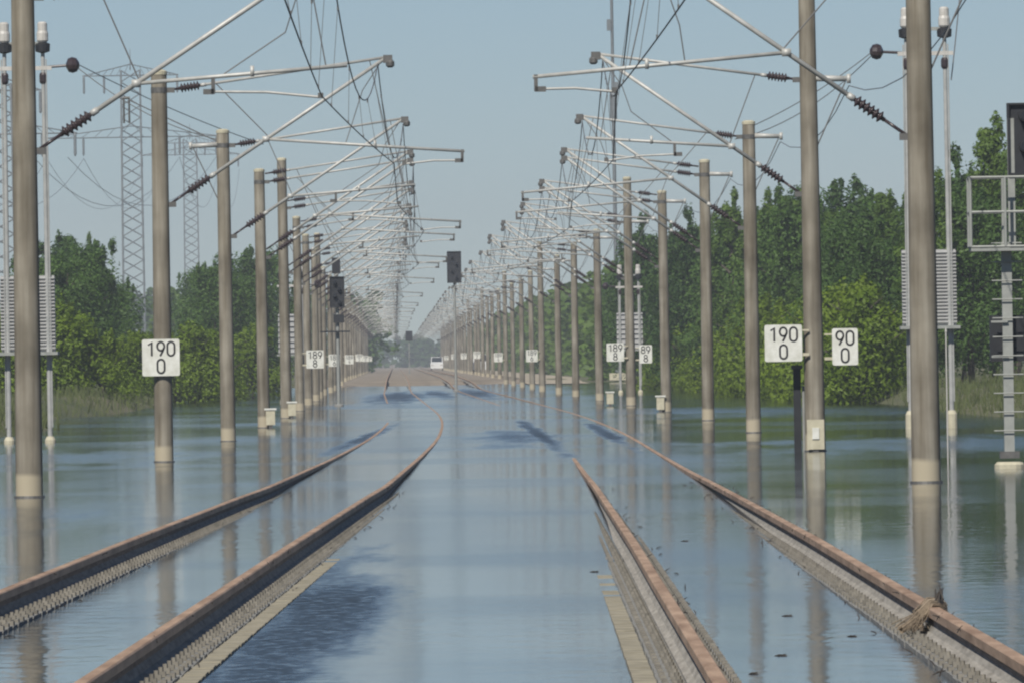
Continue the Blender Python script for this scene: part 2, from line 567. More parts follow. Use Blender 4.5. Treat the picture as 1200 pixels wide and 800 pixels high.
def cantilever_parts(a, long_arm, r_mast, detail=True):
    """List of (name, mesh). Local +X points at the track, origin at the water line."""
    out = []
    xm = r_mast * .86
    msg = Vector((a + .05, 0, Z_MSG))
    top, low = Vector((xm + .02, 0, Z_TOP)), Vector((xm + .02, 0, Z_LOW))
    # brackets on the mast
    for p in (top, low):
        mb = MB()
        mb.lathe((0, 0, p.z - .05), (0, 0, 1), [(0, r_mast * .93), (.1, r_mast * .93)], 14)
        mb.box((p.x + .05, 0, p.z), (.14, .06, .09))
        out.append(('bracket', mb.mesh('bracket', M['fitting'])))
    def strut(name, p, q, gap, ins, r):
        ax = (q - p).normalized()
        m1 = MB(); m1.tube(p, p + ax * gap, .022, seg=8); 
        insulator(m1, p + ax * gap, ax, ins)
        m2 = MB(); m2.tube(p + ax * (gap + ins), q, r, seg=10)
        m2.lathe(p + ax * (gap + ins - .02), ax, [(0, r * 1.35), (.1, r * 1.35)], 10)
        out.append(('insulator', m1.mesh('insulator', M['insul'], True)))
        out.append((name, m2.mesh(name, M['galv'], True)))
        return ax
    strut('top_tube', top, msg + Vector((0, 0, .02)), .18, .42, .026)
    ax = strut('diagonal_tube', low, msg, .38, .5, .034)
    # suspension clamp
    mb = MB()
    mb.box((a + .1, 0, Z_MSG - .01), (.16, .1, .14)); mb.lathe((a + .14, 0, Z_MSG - .16), (0, 0, 1), [(0, .04), (.03, .075), (.1, .075), (.14, .04)], 10)
    out.append(('suspension_clamp', mb.mesh('suspension_clamp', M['fitting'])))
    # registration tube from the diagonal
    t = ((5.62 if long_arm else 5.36) - Z_LOW) / (Z_MSG - Z_LOW)
    j = low.lerp(msg, t)
    mb = MB()
    if long_arm:
        e = Vector((a + 1.42, 0, 5.36)); con = Vector((a + .36, 0, Z_CON)); hang = Vector((e.x - .04, 0, 5.2))
    else:
        e = Vector((a + .3, 0, 5.56)); con = Vector((a - .05, 0, Z_CON)); hang = Vector((j.x + 1.0, 0, 5.24))
    mb.tube(j, e, .027, seg=10)
    mb.box(j, (.12, .08, .1)); mb.box(j.lerp(e, .55) + Vector((0, 0, .03)), (.05, .06, .14))
    out.append(('registration_tube', mb.mesh('registration_tube', M['galv'], True)))
    mb = MB()
    mb.box((hang.x, 0, (hang.z + e.z) / 2 if long_arm else 5.32), (.05, .05, .22)); mb.box((hang.x - .06, 0, hang.z), (.14, .05, .07))
    out.append(('steady_clamp', mb.mesh('steady_clamp', M['fitting'])))
    mb = MB(); mb.box(con + Vector((0, 0, .02)), (.07, .06, .07))
    out.append(('wire_clamp', mb.mesh('wire_clamp', M['fitting'])))
    mb = MB(); mb.path([hang, hang.lerp(con, .5) + Vector((0, 0, .03)), con], .017, 8)
    out.append(('steady_arm', mb.mesh('steady_arm', M['galv'], True)))
    # rods: stay between joint and top tube, hanger for the registration tube
    mb = MB()
    p = top.lerp(msg, .22)
    mb.tube(j + Vector((.03, 0, .06)), p, .011, seg=6)
    out.append(('stay_rod', mb.mesh('stay_rod', M['wire'])))
    mb = MB()
    q = top.lerp(msg, .93)
    mb.tube(Vector((q.x, 0, q.z)), j.lerp(e, .62 if long_arm else .9), .010, seg=6)
    out.append(('hanger_rod', mb.mesh('hanger_rod', M['wire'])))
    mb = MB()
    mb.path([msg + Vector((-.1, 0, -.1)), Vector((a - .35, .05, Z_MSG - .55)), Vector((a - .5, .06, Z_MSG - 1.0)), j.lerp(e, .4)], .009, 5)
    out.append(('jumper_loop', mb.mesh('jumper_loop', M['wire'])))
    return out

def outrigger_parts(r_mast):
    mb = MB()
    mb.tube((-r_mast * .8, 0, 6.52), (-r_mast - .52, 0, 6.5), .06, .05, 10)
    mb.box((-r_mast - .56, 0, 6.5), (.07, .1, .16))
    m2 = MB()
    m2.tube((-r_mast - .5, 0, 6.45), (-r_mast * .8, 0, 5.3), .014, seg=6)
    return [('outrigger', mb.mesh('outrigger', M['galv'], True)), ('outrigger_stay', m2.mesh('outrigger_stay', M['wire']))]

def far_cantilever(a, long_arm):
    ms = [m_ for _, m_ in cantilever_parts(a, long_arm, .15)]
    return ms

mast_at = {}
NEAR_X = {-1: [-6.31, -6.12, -6.27, -6.6, -7.02], 1: [5.36, 5.28, 5.28, 5.16, 4.74, 4.19, 3.47, 2.8]}
for side in (-1, 1):
    for i in range(NM):
        d = D0 + S * i
        x = cline(d) + side * ROW + rng.uniform(-.05, .05)
        if i < len(NEAR_X[side]):
            x = NEAR_X[side][i]
        z0 = max(0.0, ground_z(d, side * ROW)) if d > 690 else 0.0
        tall = (i % 4 == 0 and i > 0) if side < 0 else (i % 4 == 1)
        long_arm = (i % 2 == 1) if side < 0 else (i % 2 == 0)
        thick = tall or i == 0
        r0 = .19 if (side > 0 and i == 0) else (.178 if thick else .165)
        h = 8.0 if tall else (7.2 if i == 0 else 6.8)
        if i > 0:
            h += round(rng.uniform(-1, 1)) * .05
        row = 'left' if side < 0 else 'right'
        root = empty('catenary_mast', (x, d, z0), 0 if side < 0 else math.pi)
        root.rotation_euler = (rng.uniform(-.003, .003), rng.uniform(-.004, .004), root.rotation_euler.z)
        if i < 16:
            if i == 1:
                lab = f'second concrete catenary mast from the front in the {row} row, bearing the 190 0 sign'
            elif i == 0:
                lab = f'nearest and thickest concrete catenary mast at the {row} edge of the picture'
            else:
                lab = f'{ORD[i]} concrete catenary mast from the front in the {row} row'
        else:
            lab = f'far concrete catenary mast fading into the haze at the end of the {row} row'
        tag(root, lab, 'mast', f'catenary masts of the {row} row')
        mast_at[(side, i)] = (x, d, z0, r0)
        a = ARM[side]
        link('pole', cached(('pole', round(h, 2), r0), lambda: pole_mesh(h, r0)), root)
        if i < 16:
            cb = cached(('cap', r0, round(h, 2)), lambda: MB().lathe((0, 0, h - .03), (0, 0, 1), [(0, r0 * (1 - .024 * h) * 1.06), (.06, r0 * (1 - .024 * h) * 1.06), (.09, r0 * .5)], 16).mesh('pole_cap', M['base'], False))
            link('pole_cap', cb, root)
            if i < 8:
                fb = cached(('foot', r0), lambda: MB().lathe((0, 0, -.3), (0, 0, 1), [(0, r0 * 1.16), (.30, r0 * 1.13), (.325, r0 * 1.1)], 20).mesh('foot_ring', M['fitting'], False))
                link('foot_ring', fb, root)
        for nm, me in cached(('cant', side, long_arm), lambda: cantilever_parts(a, long_arm, .155)):
            link(nm, me, root)
        if 3 <= i <= 7:
            for nm, me in cached(('cant', side, not long_arm), lambda: cantilever_parts(a, not long_arm, .155)):
                if nm != 'bracket':
                    link(nm, me, root, (0, .0, .22))
        if side > 0 or i % 4 == 2:
            for nm, me in cached(('out',), lambda: outrigger_parts(.15)):
                link(nm, me, root)

# ------------------------------------------------------------------ overhead wires, one set per track
def build_wires(side, label):
    off = TR_L if side < 0 else TR_R
    root = empty('overhead_line', (cline(145) + off, 145, Z_CON))
    tag(root, label, 'overhead wire', 'overhead lines above the tracks')
    inv = -Vector((cline(145) + off, 145, Z_CON))
    sup = []
    for i in range(-1, NM):
        d = D0 + S * i
        long_arm = (i % 2 == 1) if side < 0 else (i % 2 == 0)
        inward = 1 if side < 0 else -1
        cx = cline(d) + off
        z0 = max(0.0, ground_z(d, side * ROW)) if d > 690 else 0.0
        sup.append((d, cx + inward * .1, cx + inward * (.36 if long_arm else -.05), z0))
    msg, con = MB(), MB()
    mp, cp = [], []
    stuff = MB()
    for k in range(len(sup) - 1):
        d0, mx0, cx0, z0 = sup[k]; d1, mx1, cx1, z1 = sup[k + 1]
        n = 14 if k < 20 else 6
        for q in range(n + (1 if k == len(sup) - 2 else 0)):
            t = q / n
            dd = d0 + (d1 - d0) * t
            zz = z0 + (z1 - z0) * t
            mp.append(Vector((mx0 + (mx1 - mx0) * t, dd, zz + Z_MSG - .1 - 4 * 1.15 * t * (1 - t))) + inv)
            cp.append(Vector((cx0 + (cx1 - cx0) * t, dd, zz + Z_CON - 4 * .04 * t * (1 - t))) + inv)
        nd = 5
        for q in range(nd):
            t = (q + .5) / nd
            zz = z0 + (z1 - z0) * t
            p = Vector((mx0 + (mx1 - mx0) * t, d0 + (d1 - d0) * t, zz + Z_MSG - .1 - 4 * 1.15 * t * (1 - t))) + inv
            c = Vector((cx0 + (cx1 - cx0) * t, d0 + (d1 - d0) * t, zz + Z_CON - 4 * .04 * t * (1 - t))) + inv
            if k < 9:
                db = MB(); db.tube(p, c, .0042, seg=5, caps=False)
                db.box(c + Vector((0, 0, .02)), (.02, .03, .05)); db.box(p - Vector((0, 0, .03)), (.025, .03, .06))
                db.build('dropper', M['wire'], root)
            else:
                stuff.tube(p, c, .0045, seg=4, caps=False)
    tag(stuff.build('far_droppers', M['wire'], root), kind='stuff')
    msg.path(mp, .010, 6); msg.build('messenger_wire', M['wire'], root)
    con.path(cp, .009, 6); con.build('contact_wire', M['wire'], root)

build_wires(-1, 'sagging messenger and contact wires with droppers above the left track')
build_wires(1, 'sagging messenger and contact wires with droppers above the right track')

# return conductor on the outriggers of the right row
rc = MB()
pts = []
for i in range(0, 24):
    x, d, z0, r0 = mast_at[(1, i)]
    for q in range(6 if i < 23 else 1):
        t = q / 6
        x1, d1, z1, _ = mast_at[(1, min(i + 1, 23))]
        pts.append((x + (x1 - x) * t + .69, d + (d1 - d) * t, z0 + (z1 - z0) * t + 6.38 - 4 * .5 * t * (1 - t)))
rc.path(pts, .009, 5)
tag(rc.build('return_conductor', M['alu']), 'thin return conductor slung outside the right mast row', 'cable')

# ------------------------------------------------------------------ signs
def stroke(mb, pts, w, y):
    """A flat ribbon along pts in the XZ plane facing -Y."""
    P2 = [Vector((p[0], 0, p[1])) for p in pts]
    L_, R_ = [], []
    closed = (P2[0] - P2[-1]).length < 1e-6
    n = len(P2)
    for i in range(n):
        if closed:
            a, b = P2[(i - 1) % (n - 1)], P2[(i + 1) % (n - 1)]
        else:
            a, b = P2[max(i - 1, 0)], P2[min(i + 1, n - 1)]
        t = (b - a).normalized(); nn = Vector((-t.z, 0, t.x)) * w / 2
        L_.append(P2[i] + nn + Vector((0, y, 0))); R_.append(P2[i] - nn + Vector((0, y, 0)))
    for i in range(n - 1):
        mb.quad(L_[i], L_[i + 1], R_[i + 1], R_[i])

def arc(cx, cz, rx, rz, a0, a1, n=14):
    return [(cx + rx * math.cos(R(a0 + (a1 - a0) * i / n)), cz + rz * math.sin(R(a0 + (a1 - a0) * i / n))) for i in range(n + 1)]

def digit(ch):
    """Strokes in a box 0..0.6 by 0..1."""
    if ch == '0':
        return [arc(.3, .72, .26, .28, 0, 180, 10) + arc(.3, .28, .26, .28, 180, 360, 10) + [(.56, .72)]]
    if ch == '1':
        return [[(.12, .78), (.38, 1.0), (.38, 0.0)]]
    if ch == '9':
        return [arc(.3, .69, .26, .31, 0, 360, 18), [(.53, .58), (.45, .36), (.25, .0)]]
    if ch == '8':
        return [arc(.3, .76, .23, .24, 0, 360, 16), arc(.3, .26, .27, .26, 0, 360, 16)]
    if ch == '6':
        return [arc(.3, .31, .26, .31, 0, 360, 18), [(.07, .42), (.15, .64), (.35, 1.0)]]
    if ch == '4':
        return [[(.36, 1.0), (.05, .28), (.58, .28)], [(.44, .55), (.44, 0)]]
    if ch == '2':
        return [arc(.3, .72, .25, .28, 170, -30, 12) + [(.05, 0.0), (.56, 0.0)]]
    return []

def km_sign(loc, top, bottom, w, label, lean=0.0, back_bracket=None):
    h = .64
    root = empty('distance_sign', loc)
    tag(root, label, 'sign', 'kilometre signs on the masts')
    mb = MB()
    # rounded plate
    rr, n = .035, 5
    ring = []
    for cx, cz, a0 in ((w / 2 - rr, h / 2 - rr, 0), (-w / 2 + rr, h / 2 - rr, 90), (-w / 2 + rr, -h / 2 + rr, 180), (w / 2 - rr, -h / 2 + rr, 270)):
        for k in range(n):
            a = R(a0 + 90 * k / (n - 1))
            ring.append((cx + rr * math.cos(a), cz + rr * math.sin(a)))
    m_ = len(ring)
    for y in (-.008, .008):
        for p in ring:
            mb.v.append(Vector((p[0], y, p[1])))
    mb.f.append(tuple(range(m_))); mb.mi.append(0)
    mb.f.append(tuple(reversed(range(m_, 2 * m_)))); mb.mi.append(0)
    for k in range(m_):
        k2 = (k + 1) % m_
        mb.f.append((k, m_ + k, m_ + k2, k2)); mb.mi.append(0)
    mb.build('plate', M['sign'], root)
    for line, zc, hh in ((top, h * .235, .24), (bottom, -h * .235, .24)):
        adv = hh * .74
        x0 = -adv * len(line) / 2 + hh * .07
        for ch in line:
            db = MB()
            for st in digit(ch):
                stroke(db, [(x0 + p[0] * hh, zc - hh / 2 + p[1] * hh) for p in st], .034, -.012)
            db.build('numeral', M['letter'], root)
            x0 += adv
    bb = MB()
    if back_bracket is None:
        for z in (-.2, .2):
            bb.box((0, .03, z), (w * .7, .04, .03))
    else:
        bb.box((back_bracket / 2, .03, -.2), (abs(back_bracket), .03, .05)); bb.box((back_bracket / 2, .03, .22), (abs(back_bracket), .03, .03))
    bb.build('bracket', M['fitting'] if back_bracket is None else M['base'], root)
    return root

def sign_z(side):
    return 1.83 if side < 0 else 1.9
names = ['190 0', '189 8', '189 6', '189 4', '189 2', '189 0', '188 8', '188 6']
for k in range(8):
    i = 1 + 4 * k
    if i >= NM:
        break
    t, b = names[k].split()
    for side in (-1, 1):
        x, d, z0, r0 = mast_at[(side, i)]
        row = 'left' if side < 0 else 'right'
        zz = z0 + sign_z(side)
        px = x + ((-.02 if k == 0 else r0 + .4) if side < 0 else -r0 - .36)
        if k == 0:
            lab = 'white 190 0 sign mounted across the second left mast' if side < 0 else 'wide white 190 0 sign on the track side of the second right mast'
        elif k < 5:
            lab = f'{["", "second", "third", "fourth", "fifth"][k]} pale kilometre sign down the {row} mast row'
        else:
            lab = f'tiny far kilometre sign in the haze of the {row} mast row'
        km_sign((px, d - r0 - .05, zz), t, b, .655 if k == 0 else .62, lab, 0, (None if k == 0 else -.45) if side < 0 else .45)
        if side > 0 and k in (0, 1):
            lab = 'narrow white 90 0 sign on the outer side of the second right mast' if k == 0 else 'narrow pale sign on the outer side of the sixth right mast'
            km_sign((x + r0 + .36, d - r0 - .05, zz - .08), t[1:], b, .45, lab, 0, -.36)

# pale marker plates low on some masts
for (side, i, lab) in ((1, 1, 'small pale plate near the foot of the second right mast'), (1, 5, 'small pale plate standing by the sixth right mast foot'), (1, 4, 'pale block against the foot of the fifth right mast'), (-1, 4, 'pale block against the foot of the fifth left mast'), (-1, 3, 'pale block against the foot of the fourth left mast')):
    x, d, z0, r0 = mast_at[(side, i)]
    root = empty('marker_plate', (x + (0 if i == 1 else (-.75 if i == 5 else -.18 * side)), d - r0 - .06, z0 + .3))
    tag(root, lab, 'plate', 'marker plates at mast feet')
    MB().box((0, 0, 0), (.30, .04, .52) if i == 1 else (.24, .04, .44)).build('plate', M['base'], root)
    MB().box((0, -.03, .02 if i == 1 else .2), (.12, .02, .2) if i == 1 else (.32, .03, .05)).build('tag', M['sign'], root)
    MB().box((0, .03, -.1), (.1, .06, .5)).build('post', M['fitting'], root)

# dark conduit beside the second right mast
x, d, z0, r0 = mast_at[(1, 1)]
root = empty('cable_riser', (x - r0 - .12, d + .3, 0))
tag(root, 'dark cable riser standing between the second right mast and its sign', 'conduit')
MB().box((0, 0, .7), (.13, .13, 1.5)).build('duct', M['black'], root)
MB().tube((.11, -.02, -.1), (.11, -.02, 1.15), .028, seg=8).build('pipe', M['steel'], root)
MB().box((0, 0, 1.48), (.19, .19, .07)).build('cap', M['fitting'], root)

# ------------------------------------------------------------------ transformer stations on twin poles
def transformer(loc, h, label, n_louvre=21, towards=-1):
    root = empty('pole_transformer', loc)
    tag(root, label, 'transformer', 'twin-pole transformers beside the masts')
    for s in (-1, 1):
        pb = MB(); pb.tube((s * .46, 0, .1), (s * .43, 0, h - .5), .055, .045, 10); pb.tube((s * .52, -.03, .3), (s * .5, -.03, h - .8), .018, seg=6)
        pb.build('pole', M['polegrey'], root)
        MB().lathe((s * .46, 0, -.6), (0, 0, 1), [(0, .13), (.62, .12), (.66, .10), (.70, .08)], 12).build('foot', M['base'], root)
        ib = MB(); ib.lathe((s * .43, 0, h - .42), (0, 0, 1), [(0, .1), (.04, .13), (.2, .13), (.26, .11), (.42, .11), (.46, .07)], 12)
        ib.build('bushing', M['white_ceramic'], root)
        MB().lathe((s * .43, 0, h - .66), (0, 0, 1), [(0, .07), (.03, .16), (.2, .17), (.24, .08)], 12).build('clamp', M['black'], root)
        MB().lathe((s * .43, 0, h - 1.35), (0, 0, 1), [(0, .06), (.05, .085), (.2, .085), (.25, .06)], 10).build('insulator', M['insul'], root)
    MB().box((0, 0, h - 1.0), (1.25, .09, .09)).build('cross_beam', M['white_ceramic'], root)
    MB().box((0, 0, h - .45), (.9, .08, .08)).build('cross_beam', M['steel'], root)
    zb = 2.0
    MB().box((0, .25, zb + .85), (1.2, .46, 1.7)).build('tank', M['louvre'], root)
    MB().box((0, .1, zb - .04), (1.34, .95, .07)).build('shelf', M['steel'], root)
    lm = cached(('louvre',), lambda: MB().box((0, 0, 0), (1.22, .07, .03), Matrix.Rotation(R(30), 3, 'X')).mesh('louvre', M['louvre']))
    for k in range(n_louvre):
        link('louvre', lm, root, (0, -.01, zb + .08 + k * 1.56 / (n_louvre - 1)))
    bb = MB()
    bb.lathe((towards * .95, 0, h - .95), (towards, 0, .05), [(0, .05), (.05, .15), (.14, .18), (.24, .15), (.3, .05)], 12)
    bb.tube((towards * .5, 0, h - .98), (towards * .98, 0, h - .95), .03)
    bb.build('strain_insulator', M['insul'], root)
    return root

transformer((9.38, 250, .3), 9.1, 'twin-pole transformer with grey louvres behind the nearest right mast', towards=-1)
transformer((-10.85, 250, .05), 9.35, 'twin-pole transformer with grey louvres behind the nearest left mast', towards=1)
transformer((5.5, 520, .1), 5.9, 'distant grey twin-pole transformer behind the sixth right mast', 8, -1)
transformer((-9.35, 475, .1), 5.9, 'distant grey twin-pole transformer among the left masts near the signal', 8, 1)

def wire_thing(name, label, pts, r, sag=.0, group=None, m_='wire'):
    a, b = Vector(pts[0]), Vector(pts[1])
    P_ = []
    for k in range(13):
        t = k / 12
        p = a.lerp(b, t); p.z -= 4 * sag * t * (1 - t); P_.append(p)
    mb = MB(); mb.path(P_, r, 5)
    return tag(mb.build(name, M[m_]), label, 'cable', group)

xr, dr, _, _ = mast_at[(1, 2)]
xl, dl, _, _ = mast_at[(-1, 2)]
wire_thing('feeder_cable', 'upper thin feeder wire from the right transformer to the masts', [(9.38 - 1.2, 250, 8.45), (xr, dr, 6.7)], .011, .12)
wire_thing('feeder_cable', 'lower thin feeder wire from the right transformer to the masts', [(9.38 - 1.2, 250, 8.38), (xr - .3, dr, 6.45)], .011, .3)
wire_thing('feeder_cable', 'upper thin feeder wire from the left transformer to the masts', [(-10.85 + 1.2, 250, 8.48), (xl, dl + 40, 7.3)], .011, .1)
wire_thing('feeder_cable', 'lower thin feeder wire from the left transformer to the masts', [(-10.85 + 1.2, 250, 8.4), (xl, dl, 6.6)], .011, .25)
wire_thing('feeder_cable', 'dark wire climbing out of the picture right of the nearest right mast', [(9.95, 250, 7.8), (11.0, 262, 13.5)], .014, .25)

# small frame with hanging wires beside the left transformer
root = empty('hanging_frame', (-8.6, 250, 5.95))
tag(root, 'small dark wire frame hanging left of the second left mast top', 'bracket')
MB().tube((-.05, 0, 1.75), (.12, 0, 1.75), .03).build('bar', M['fitting'], root)
for s in (-.02, .10):
    MB().tube((s, 0, 1.18), (s, 0, 1.75), .022).build('rod', M['fitting'], root)
MB().tube((.1, 0, 1.7), (xl + 8.6 - .1, dl - 250, .62), .014).build('stay', M['wire'], root)

# ------------------------------------------------------------------ signals
def signal_head(root, x, y, z, w, h, lamps=4):
    mb = MB(); mb.box((x, y, z), (w, .18, h)); head = mb.build('signal_head', M['black'], root)
    fb = MB()
    t = .05
    fb.box((x - w / 2 - .012, y - .02, z), (.03, .26, h + .06)); fb.box((x + w / 2 + .012, y - .02, z), (.03, .26, h + .06))
    fb.box((x, y - .02, z + h / 2 + .015), (w, .26, .03)); fb.box((x, y - .02, z - h / 2 - .015), (w, .26, .03))
    fb.build('rim', M['black'], head)
    for k in range(lamps):
        zz = z + h * (.34 - .68 * k / max(1, lamps - 1))
        xx = x + (w * .17 if k % 2 else -w * .17)
        hb = MB()
        seg = 10
        hb.lathe((xx, y - .09, zz), (0, -1, 0), [(0, .085), (.16, .08)], seg)
        hb.build('lamp_hood', M['black'], head)
        lb = MB(); lb.lathe((xx, y - .24, zz), (0, -1, 0), [(0, .07), (.02, .065)], seg)
        lb.build('lens', M['lens'], head)
    return head

# right-hand signal at the picture's edge
SX, SY = 7.16, 161.0
root = empty('signal_post', (SX, SY, 0))
tag(root, 'tall steel signal post with cage platform at the right edge', 'signal')
pb = MB(); pb.box((0, 0, 1.75), (.145, .14, 3.0)); pb.build('post', M['steel'], root)
pb = MB(); pb.box((.09, 0, 4.1), (.10, .10, 1.9)); pb.build('upper_post', M['steel'], root)
bs = MB(); bs.lathe((0, 0, -.4), (0, 0, 1), [(0, .23), (.46, .22), (.5, .18)], 16); bs.build('foot', M['base'], root)
bs = MB(); bs.box((.0, 0, .2), (.28, .3, .1)); bs.box((.3, -.05, .05), (.4, .08, .05)); bs.build('foot_plate', M['fitting'], root)
for k in range(11):
    z = .55 + k * .27
    MB().tube((-.22, -.12, z), (.22, -.12, z), .010, seg=6).build('rung', M['steel'], root)
MB().box((.0, .2, 1.88), (.5, .22, .66)).build('control_box', M['black'], root)
for z in (1.62, 2.12):
    MB().box((-.12, -.11, z), (.24, .02, .03)).build('box_strap', M['steel'], root)
cg = MB()
X0, X1, Z0_, Z1_ = -.52, .75, 3.2, 4.2
for yy in (-.35, .35):
    for z in (Z0_, (Z0_ + Z1_) / 2, Z1_):
        cg.tube((X0, yy, z), (X1, yy, z), .02, seg=6)
    for xx in (X0, X0 + .5, X1):
        cg.tube((xx, yy, Z0_), (xx, yy, Z1_), .025, seg=6)
for xx in (X0, X1):
    for z in (Z0_, (Z0_ + Z1_) / 2, Z1_):
        cg.tube((xx, -.35, z), (xx, .35, z), .02, seg=6)
cg.build('safety_cage', M['steel'], root)
MB().box(((X0 + X1) / 2, 0, Z0_ - .045), (X1 - X0, .72, .04)).build('platform', M['steel'], root)
signal_head(root, .40, .05, 4.75, .66, .98)

def mid_signal(x, y, z0, h, label, platform, w=.72, hh=1.55, headx=0.0):
    root = empty('signal_post', (x, y, z0))
    tag(root, label, 'signal', 'track signals')
    pb = MB(); pb.tube((0, 0, -.3), (0, 0, h), .075, .06, 10); pb.build('post', M['steel'], root)
    MB().lathe((0, 0, -.3), (0, 0, 1), [(0, .2), (.36, .18), (.4, .14)], 12).build('foot', M['plinth'], root)
    signal_head(root, headx, -.1, h - hh / 2 + .1, w, hh)
    if platform:
        MB().box((-.1, 0, h - hh - .85), (1.15, .6, .06)).build('platform', M['black'], root)
        MB().box((headx - .02, -.1, h + .55), (w * .62, .12, .62)).build('top_board', M['black'], root)
        MB().box((.05, -.1, h - hh - .35), (.42, .2, .32)).build('lower_box', M['black'], root)
    return root

mid_signal(-3.15, 620, 0, 7.65, 'black signal on a thin post standing between the two tracks', False, .74, 1.7)
mid_signal(-6.75, 432, 0, 4.9, 'black signal with a platform among the left masts', True, .52, 1.15)
mid_signal(-12.0, 1300, .25, 4.9, 'tiny far signal near the vanishing point of the tracks', False, .75, 1.1)

# tall radio mast by the right tree belt
root = empty('radio_mast', (7.55, 800, .2))
tag(root, 'tall thin radio mast rising out of the picture right of centre', 'mast')
MB().tube((0, 0, 0), (0, 0, 36), .16, .09, 10).build('shaft', M['pylon'], root)
MB().lathe((0, 0, 18.4), (0, 0, 1), [(0, .12), (.2, .26), (2.0, .26), (2.3, .14)], 10).build('antenna_sleeve', M['pylon'], root)
for z_, s_ in ((20.9, 1), (25.4, -1)):
    MB().box((s_ * .22, -.1, z_), (.3, .22, .8)).build('antenna_panel', M['pylon'], root)
MB().box((0, 0, .2), (1.2, 1.2, .5)).build('footing', M['base'], root)

# thin white rod beside the nearest right mast
root = empty('gauge_rod', (6.62, 170.0, 0))
tag(root, 'thin pale rod standing in the water right of the nearest right mast', 'rod')
MB().tube((0, 0, -.3), (0, 0, 2.0), .011, seg=6).build('shaft', M['white_ceramic'], root)
MB().tube((0, 0, 2.0), (0, 0, 2.06), .018, .008, seg=6).build('tip', M['white_ceramic'], root)

# ------------------------------------------------------------------ power pylons on the left
def pylon(x, y, scale, arm_h, arm_half, top_h, w, label, upper=True):
    root = empty('power_pylon', (x, y, .2))
    tag(root, label, 'pylon', 'lattice pylons beyond the left trees')
    root.scale = (scale,) * 3
    b = MB()
    hw0, hw1 = w / 2 * 1.15, w / 2
    n = int(top_h / 1.35)
    def corner(k, z):
        s = hw0 + (hw1 - hw0) * min(1, z / top_h)
        return Vector((s * (1 if k in (0, 3) else -1), s * (1 if k in (0, 1) else -1), z))
    for k in range(4):
        b.tube(corner(k, 0), corner(k, top_h), .11, seg=4)
    for q in range(n):
        z0, z1 = top_h * q / n, top_h * (q + 1) / n
        for k in range(4):
            k2 = (k + 1) % 4
            a_, b_ = (corner(k, z0), corner(k2, z1)) if k % 2 == 0 else (corner(k2, z0), corner(k, z1))
            b.tube(a_, b_, .065, seg=4, caps=False)
    b.tube((0, 0, top_h), (0, 0, top_h + 2.5), .08, .03, 5)
    b.build('lattice_body', M['pylon'], root)
    arms = [(arm_h, arm_half)] + ([(top_h - .6, arm_half * .55)] if upper else [])
    for (ah, al) in arms:
        c = MB()
        for yy in (-.45, .45):
            c.tube((-al, 0, ah), (0, yy, ah), .06, seg=4); c.tube((al, 0, ah), (0, yy, ah), .06, seg=4)
            c.tube((-al, 0, ah), (0, yy, ah + 1.3), .05, seg=4); c.tube((al, 0, ah), (0, yy, ah + 1.3), .05, seg=4)
        for s in (-1, 1):
            for q in range(1, 7):
                t = q / 7
                c.tube((s * al * t, 0, ah), (s * al * (t - .1), 0, ah + 1.3 * (1 - t + .1)), .03, seg=4)
        c.build('cross_arm', M['pylon'], root)
        for s in (-1, 1):
            for t in (.55, .97):
                ib = MB(); ib.lathe((s * al * t, 0, ah), (0, 0, -1), [(0, .05), (.2, .13), (1.0, .13), (1.9, .13), (2.1, .05)], 6)
                ib.build('insulator_string', M['pylon'], root)
    return root

pylon(-45.7, 1000, 1.0, 22.5, 7, 27.0, 2.3, 'nearest lattice pylon at the extreme left edge behind the mast')
pylon(-44.0, 1300, 1.0, 28.2, 10.2, 36.0, 2.2, 'middle lattice pylon with a wide cross arm left of the second mast')
pylon(-51.5, 1800, 1.0, 35.5, 8, 38.0, 2.1, 'farthest lattice pylon between the second and third left masts')
for q, (dx, z1, z2, nm) in enumerate(((-9.9, 26.0, 33.2, 'outer left'), (-5.6, 26.0, 33.2, 'inner left'), (5.6, 26.0, 33.2, 'inner right'), (9.9, 26.0, 33.2, 'outer right'))):
    wire_thing('power_cable', f'{nm} power cable hung between the middle and farthest pylons', [(-44 + dx, 1300, z1), (-51.5 + dx * .8, 1800, z2)], .03, 6.0, None, 'pylon')
    wire_thing('power_cable', f'{nm} power cable hung between the nearest and middle pylons', [(-46.5 + dx * .7, 1000, 20.5), (-44 + dx, 1300, z1)], .03, 5.0, None, 'pylon')

